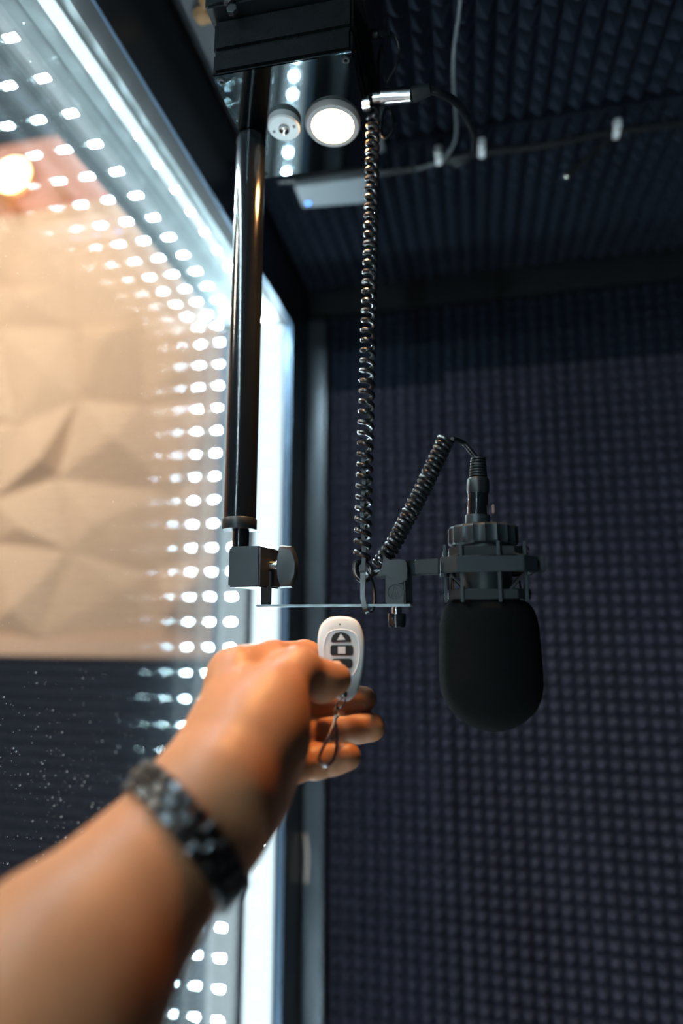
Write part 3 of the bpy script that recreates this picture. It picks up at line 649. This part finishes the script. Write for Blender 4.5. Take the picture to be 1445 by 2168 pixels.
def surface_nets(vol, origin, h):
    s = vol < 0; nx, ny, nz = vol.shape
    cnt = np.zeros((nx-1, ny-1, nz-1), np.int8)
    cor = [(i, j, k) for i in (0, 1) for j in (0, 1) for k in (0, 1)]
    for i, j, k in cor: cnt += s[i:nx-1+i, j:ny-1+j, k:nz-1+k]
    I = np.argwhere((cnt > 0) & (cnt < 8)); idx = np.full(cnt.shape, -1, np.int32); idx[tuple(I.T)] = np.arange(len(I))
    pos = np.zeros((len(I), 3)); num = np.zeros(len(I))
    for a in cor:
        for axx in range(3):
            if a[axx]: continue
            b = list(a); b[axx] = 1
            va = vol[I[:, 0]+a[0], I[:, 1]+a[1], I[:, 2]+a[2]]; vb = vol[I[:, 0]+b[0], I[:, 1]+b[1], I[:, 2]+b[2]]
            c = (va < 0) != (vb < 0); t = np.where(c, va/np.where(va == vb, 1, va-vb), 0)
            p = np.array(a, float)[None]+np.zeros((len(I), 3)); p[:, axx] += t; pos += p*c[:, None]; num += c
    V = origin+(I+pos/num[:, None])*h; Fs = []
    for axx in range(3):
        b_, c_ = (axx+1) % 3, (axx+2) % 3
        sl0 = [slice(None)]*3; sl1 = [slice(None)]*3; sl0[axx] = slice(0, -1); sl1[axx] = slice(1, None)
        E = np.argwhere(s[tuple(sl0)] != s[tuple(sl1)]); E = E[(E[:, b_] > 0) & (E[:, c_] > 0) & (E[:, b_] < vol.shape[b_]-1) & (E[:, c_] < vol.shape[c_]-1)]
        q = []
        for db, dc in ((1, 1), (0, 1), (0, 0), (1, 0)):
            g = E.copy(); g[:, b_] -= db; g[:, c_] -= dc; q.append(idx[tuple(g.T)])
        q = np.stack(q, 1); fl = s[tuple(E.T)]; q[~fl] = q[~fl][:, ::-1]; Fs.append(q)
    return V, np.concatenate(Fs)
V, Q = surface_nets(body.d, lo, VOX)
me = bpy.data.meshes.new('person'); me.from_pydata(V.tolist(), [], Q.tolist()); me.validate()
me.materials.append(SKIN)
for p in me.polygons: p.use_smooth = True
person = bpy.data.objects.new('person', me); COL.objects.link(person)
sm = person.modifiers.new('smooth', 'SMOOTH'); sm.factor = .5; sm.iterations = 3
tag(person, 'bare left arm of a person reaching in with thumb on a white remote', 'person')
# thumb nail
t0, t1 = P(690, 1440, .3565), P(712, 1436.5, .363); nd = Vector((.05, -.40, .91)).normalized()
n0, n1 = t0+nd*.0124, t1+nd*.0116
n1 = n1+(n1-n0)*.35
na = (n1-n0).normalized()
rings = []
for f, w in ((0, .0046), (.3, .0058), (.75, .0058), (1, .0040)):
    c = n0.lerp(n1, f); side = na.cross(nd).normalized(); upn = side.cross(na).normalized()
    if upn.z < 0: upn = -upn
    rings.append([c+side*(w*math.sin(a))+upn*(w*1.1*(math.cos(a)-1)) for a in [-1.0+2.0*i/8 for i in range(9)]]+[c+side*(w*math.sin(a))+upn*(w*1.1*(math.cos(a)-1)-.0008) for a in [1.0-2.0*i/8 for i in range(9)]])
MB().loft(rings).build('thumbnail', NAIL, person, smooth=True)

# ------------------------------------------------------------------ link bracelet round the wrist
e1, e2, e3 = P(297, 1657, .255), P(474, 1868, .252), P(402, 1750, .229)
wc = (e1+e2)/2; wa = (e1-e3).cross(e2-e3).normalized()
br = thing('bracelet', wc, 'dark steel link bracelet worn on the wrist of the reaching arm', 'bracelet')
u = (Vector((0, -1, 0))-wa*Vector((0, -1, 0)).dot(wa)).normalized(); w_ = wa.cross(u)
vol = body.d
def probe(p):
    i = np.clip(np.round((np.array(p)-lo)/VOX).astype(int), 0, body.n-1); return vol[tuple(i)]
NL = 26
def ring_r(a, off):                       # distance from the axis to the skin, measured on the arm itself
    d = u*math.cos(a)+w_*math.sin(a); r = .012
    while probe(wc+wa*off+d*r) < 0 and r < .06: r += .0006
    return r
for i in range(NL):
    a = 2*math.pi*i/NL; a2 = a+2*math.pi/NL*.88
    for k, (o0, o1, hh) in enumerate(((-.0072, -.0026, .0026), (-.0022, .0022, .0032), (.0026, .0072, .0026))):
        sh = .5*math.pi*2/NL if k == 1 else 0
        r0 = max(ring_r(a+sh, o) for o in (o0, o1))+.0004; r1 = max(ring_r(a2+sh, o) for o in (o0, o1))+.0004
        d0 = u*math.cos(a+sh)+w_*math.sin(a+sh); d1 = u*math.cos(a2+sh)+w_*math.sin(a2+sh)
        q = [wc+wa*o0+d0*r0, wc+wa*o1+d0*r0, wc+wa*o1+d1*r1, wc+wa*o0+d1*r1]
        dm = (d0+d1).normalized()
        cc = sum(q, Vector())/4
        MB().loft([q, [p+dm*hh*.7 for p in q], [cc+(p-cc)*.8+dm*hh for p in q]]).build('link', LINK, br)

# ------------------------------------------------------------------ remote control
RC = P(722, 1391, .381); KR = ZC(RC)/F
nrm = (Vector(CAM)-RC).normalized(); nrm = (nrm+Vector((.0, 0, .10))).normalized()
rx = Vector(RT); rx = (rx-nrm*rx.dot(nrm)).normalized(); ry = nrm.cross(rx)     # ry up
rem = thing('remote_control', RC, 'white key fob remote with three black buttons held under the thumb', 'remote')
def R2(x, y, d=0): return RC+rx*((x-722)*KR)+ry*((1391-y)*KR)+nrm*d
out = [(718, 1303), (695, 1307), (680, 1319), (673, 1336), (671, 1360), (674, 1390), (679, 1420), (688, 1447), (703, 1468), (726, 1480), (744, 1476), (757, 1457), (766, 1428), (771, 1394), (772, 1362), (768, 1336), (759, 1316), (743, 1306)]
ol = spline([Vector((x, y, 0)) for x, y in out+[out[0]]], 5)[:-1]
cx_, cy_ = 722, 1391
def inset(s, d): return [R2(cx_+(p.x-cx_)*s, cy_+(p.y-cy_)*(1-(1-s)*.6), d) for p in ol]
MB().loft([inset(.80, -.0105), inset(.93, -.0095), inset(.99, -.0065), inset(1, -.0035), inset(.985, -.0012), inset(.94, .0003), inset(.86, .0010), inset(.5, .0013), inset(.1, .0014)]).build('case', WHITEP, rem, smooth=True)
# raised lip of the shallow key well
well = spline([Vector((x, y, 0)) for x, y in ((722, 1334), (700, 1338), (689, 1352), (685, 1378), (689, 1408), (700, 1430), (722, 1438), (744, 1430), (757, 1408), (761, 1378), (757, 1352), (744, 1338), (722, 1334))], 6)
MB().tube([R2(p.x, p.y, .0011) for p in well], .00055, 8).build('key_well', WHITEP, rem, smooth=True)
def button(pts, sym, name='button'):
    o = MB().loft([[R2(x, y, .0010) for x, y in pts], [R2(x, y, .0020) for x, y in pts], [R2(sum(p[0] for p in pts)/len(pts)*.06+x*.94, sum(p[1] for p in pts)/len(pts)*.06+y*.94, .0023) for x, y in pts]]).build(name, MATTE, rem, smooth=False)
    if sym: MB().prism([R2(x, y, .0021) for x, y in sym], nrm*.0005).build('symbol', WHITEP, o)
    return o
dome = [(700, 1359), (701, 1352), (705, 1345), (711, 1341), (720, 1339), (730, 1341), (737, 1345), (741, 1351), (743, 1358), (740, 1360), (703, 1361)]
button(dome, [(713, 1357), (731, 1356), (721, 1343)])
def rrect(x0, y0, x1, y1, r):
    return [(x0+r+math.cos(a)*r if cx == 0 else x1-r+math.cos(a)*r, y0+r+math.sin(a)*r if cy == 0 else y1-r+math.sin(a)*r) for cx, cy, s in ((1, 1, 0), (0, 1, 1), (0, 0, 2), (1, 0, 3)) for a in [math.pi/2*(s+i/4) for i in range(5)]]
button(rrect(699, 1367, 747, 1388, 5), [(715, 1385), (731, 1385), (731, 1370), (715, 1370)])
button(rrect(702, 1395, 745, 1414, 6), None)
MB().lathe(R2(719, 1323, .0009), [(0, .0007), (.0003, .0006), (.0004, .0002)], 12, nrm).build('indicator', MATTE, rem)
MB().lathe(R2(727, 1466, .0004), [(0, .0026), (.0008, .0024), (.0008, .0012)], 20, nrm).build('strap_hole', MATTE, rem)
# lobster clasp on a ring hanging from the fob
cl = thing('lobster_clasp', R2(722, 1480, 0), 'small metal lobster clasp on a ring hanging from the remote', 'clasp')
def loopt(pts, r, name, closed=True): MB().tube(spline([R2(x, y, d+max(0, y-1485)/110*.021) for x, y, d in pts], 6), r, 8).build(name, CHROME, cl, smooth=True)
loopt([(727, 1468, .003), (720, 1478, .004), (712, 1490, .003), (714, 1497, 0), (722, 1492, -.001), (730, 1480, .001), (727, 1468, .003)], .0005, 'ring')
loopt([(713, 1490, .002), (709, 1500, .003), (711, 1512, .002), (716, 1510, .000), (717, 1498, .000), (713, 1490, .002)], .0006, 'ring')
loopt([(712, 1508, .002), (705, 1530, .002), (694, 1553, .002), (683, 1575, .002), (680, 1587, .002), (688, 1596, .002), (696, 1597, .002), (706, 1588, .002), (712, 1570, .002), (713, 1545, .002), (711, 1525, .002)], .0010, 'hook')
loopt([(711, 1520, .003), (702, 1540, .003), (699, 1552, .003), (707, 1550, .003), (711, 1535, .003)], .0006, 'gate')
MB().lathe(R2(699, 1551, .0146), [(-.001, .0012), (0, .0016), (.001, .0012)], 12, nrm).build('pin', CHROME, cl, smooth=True)
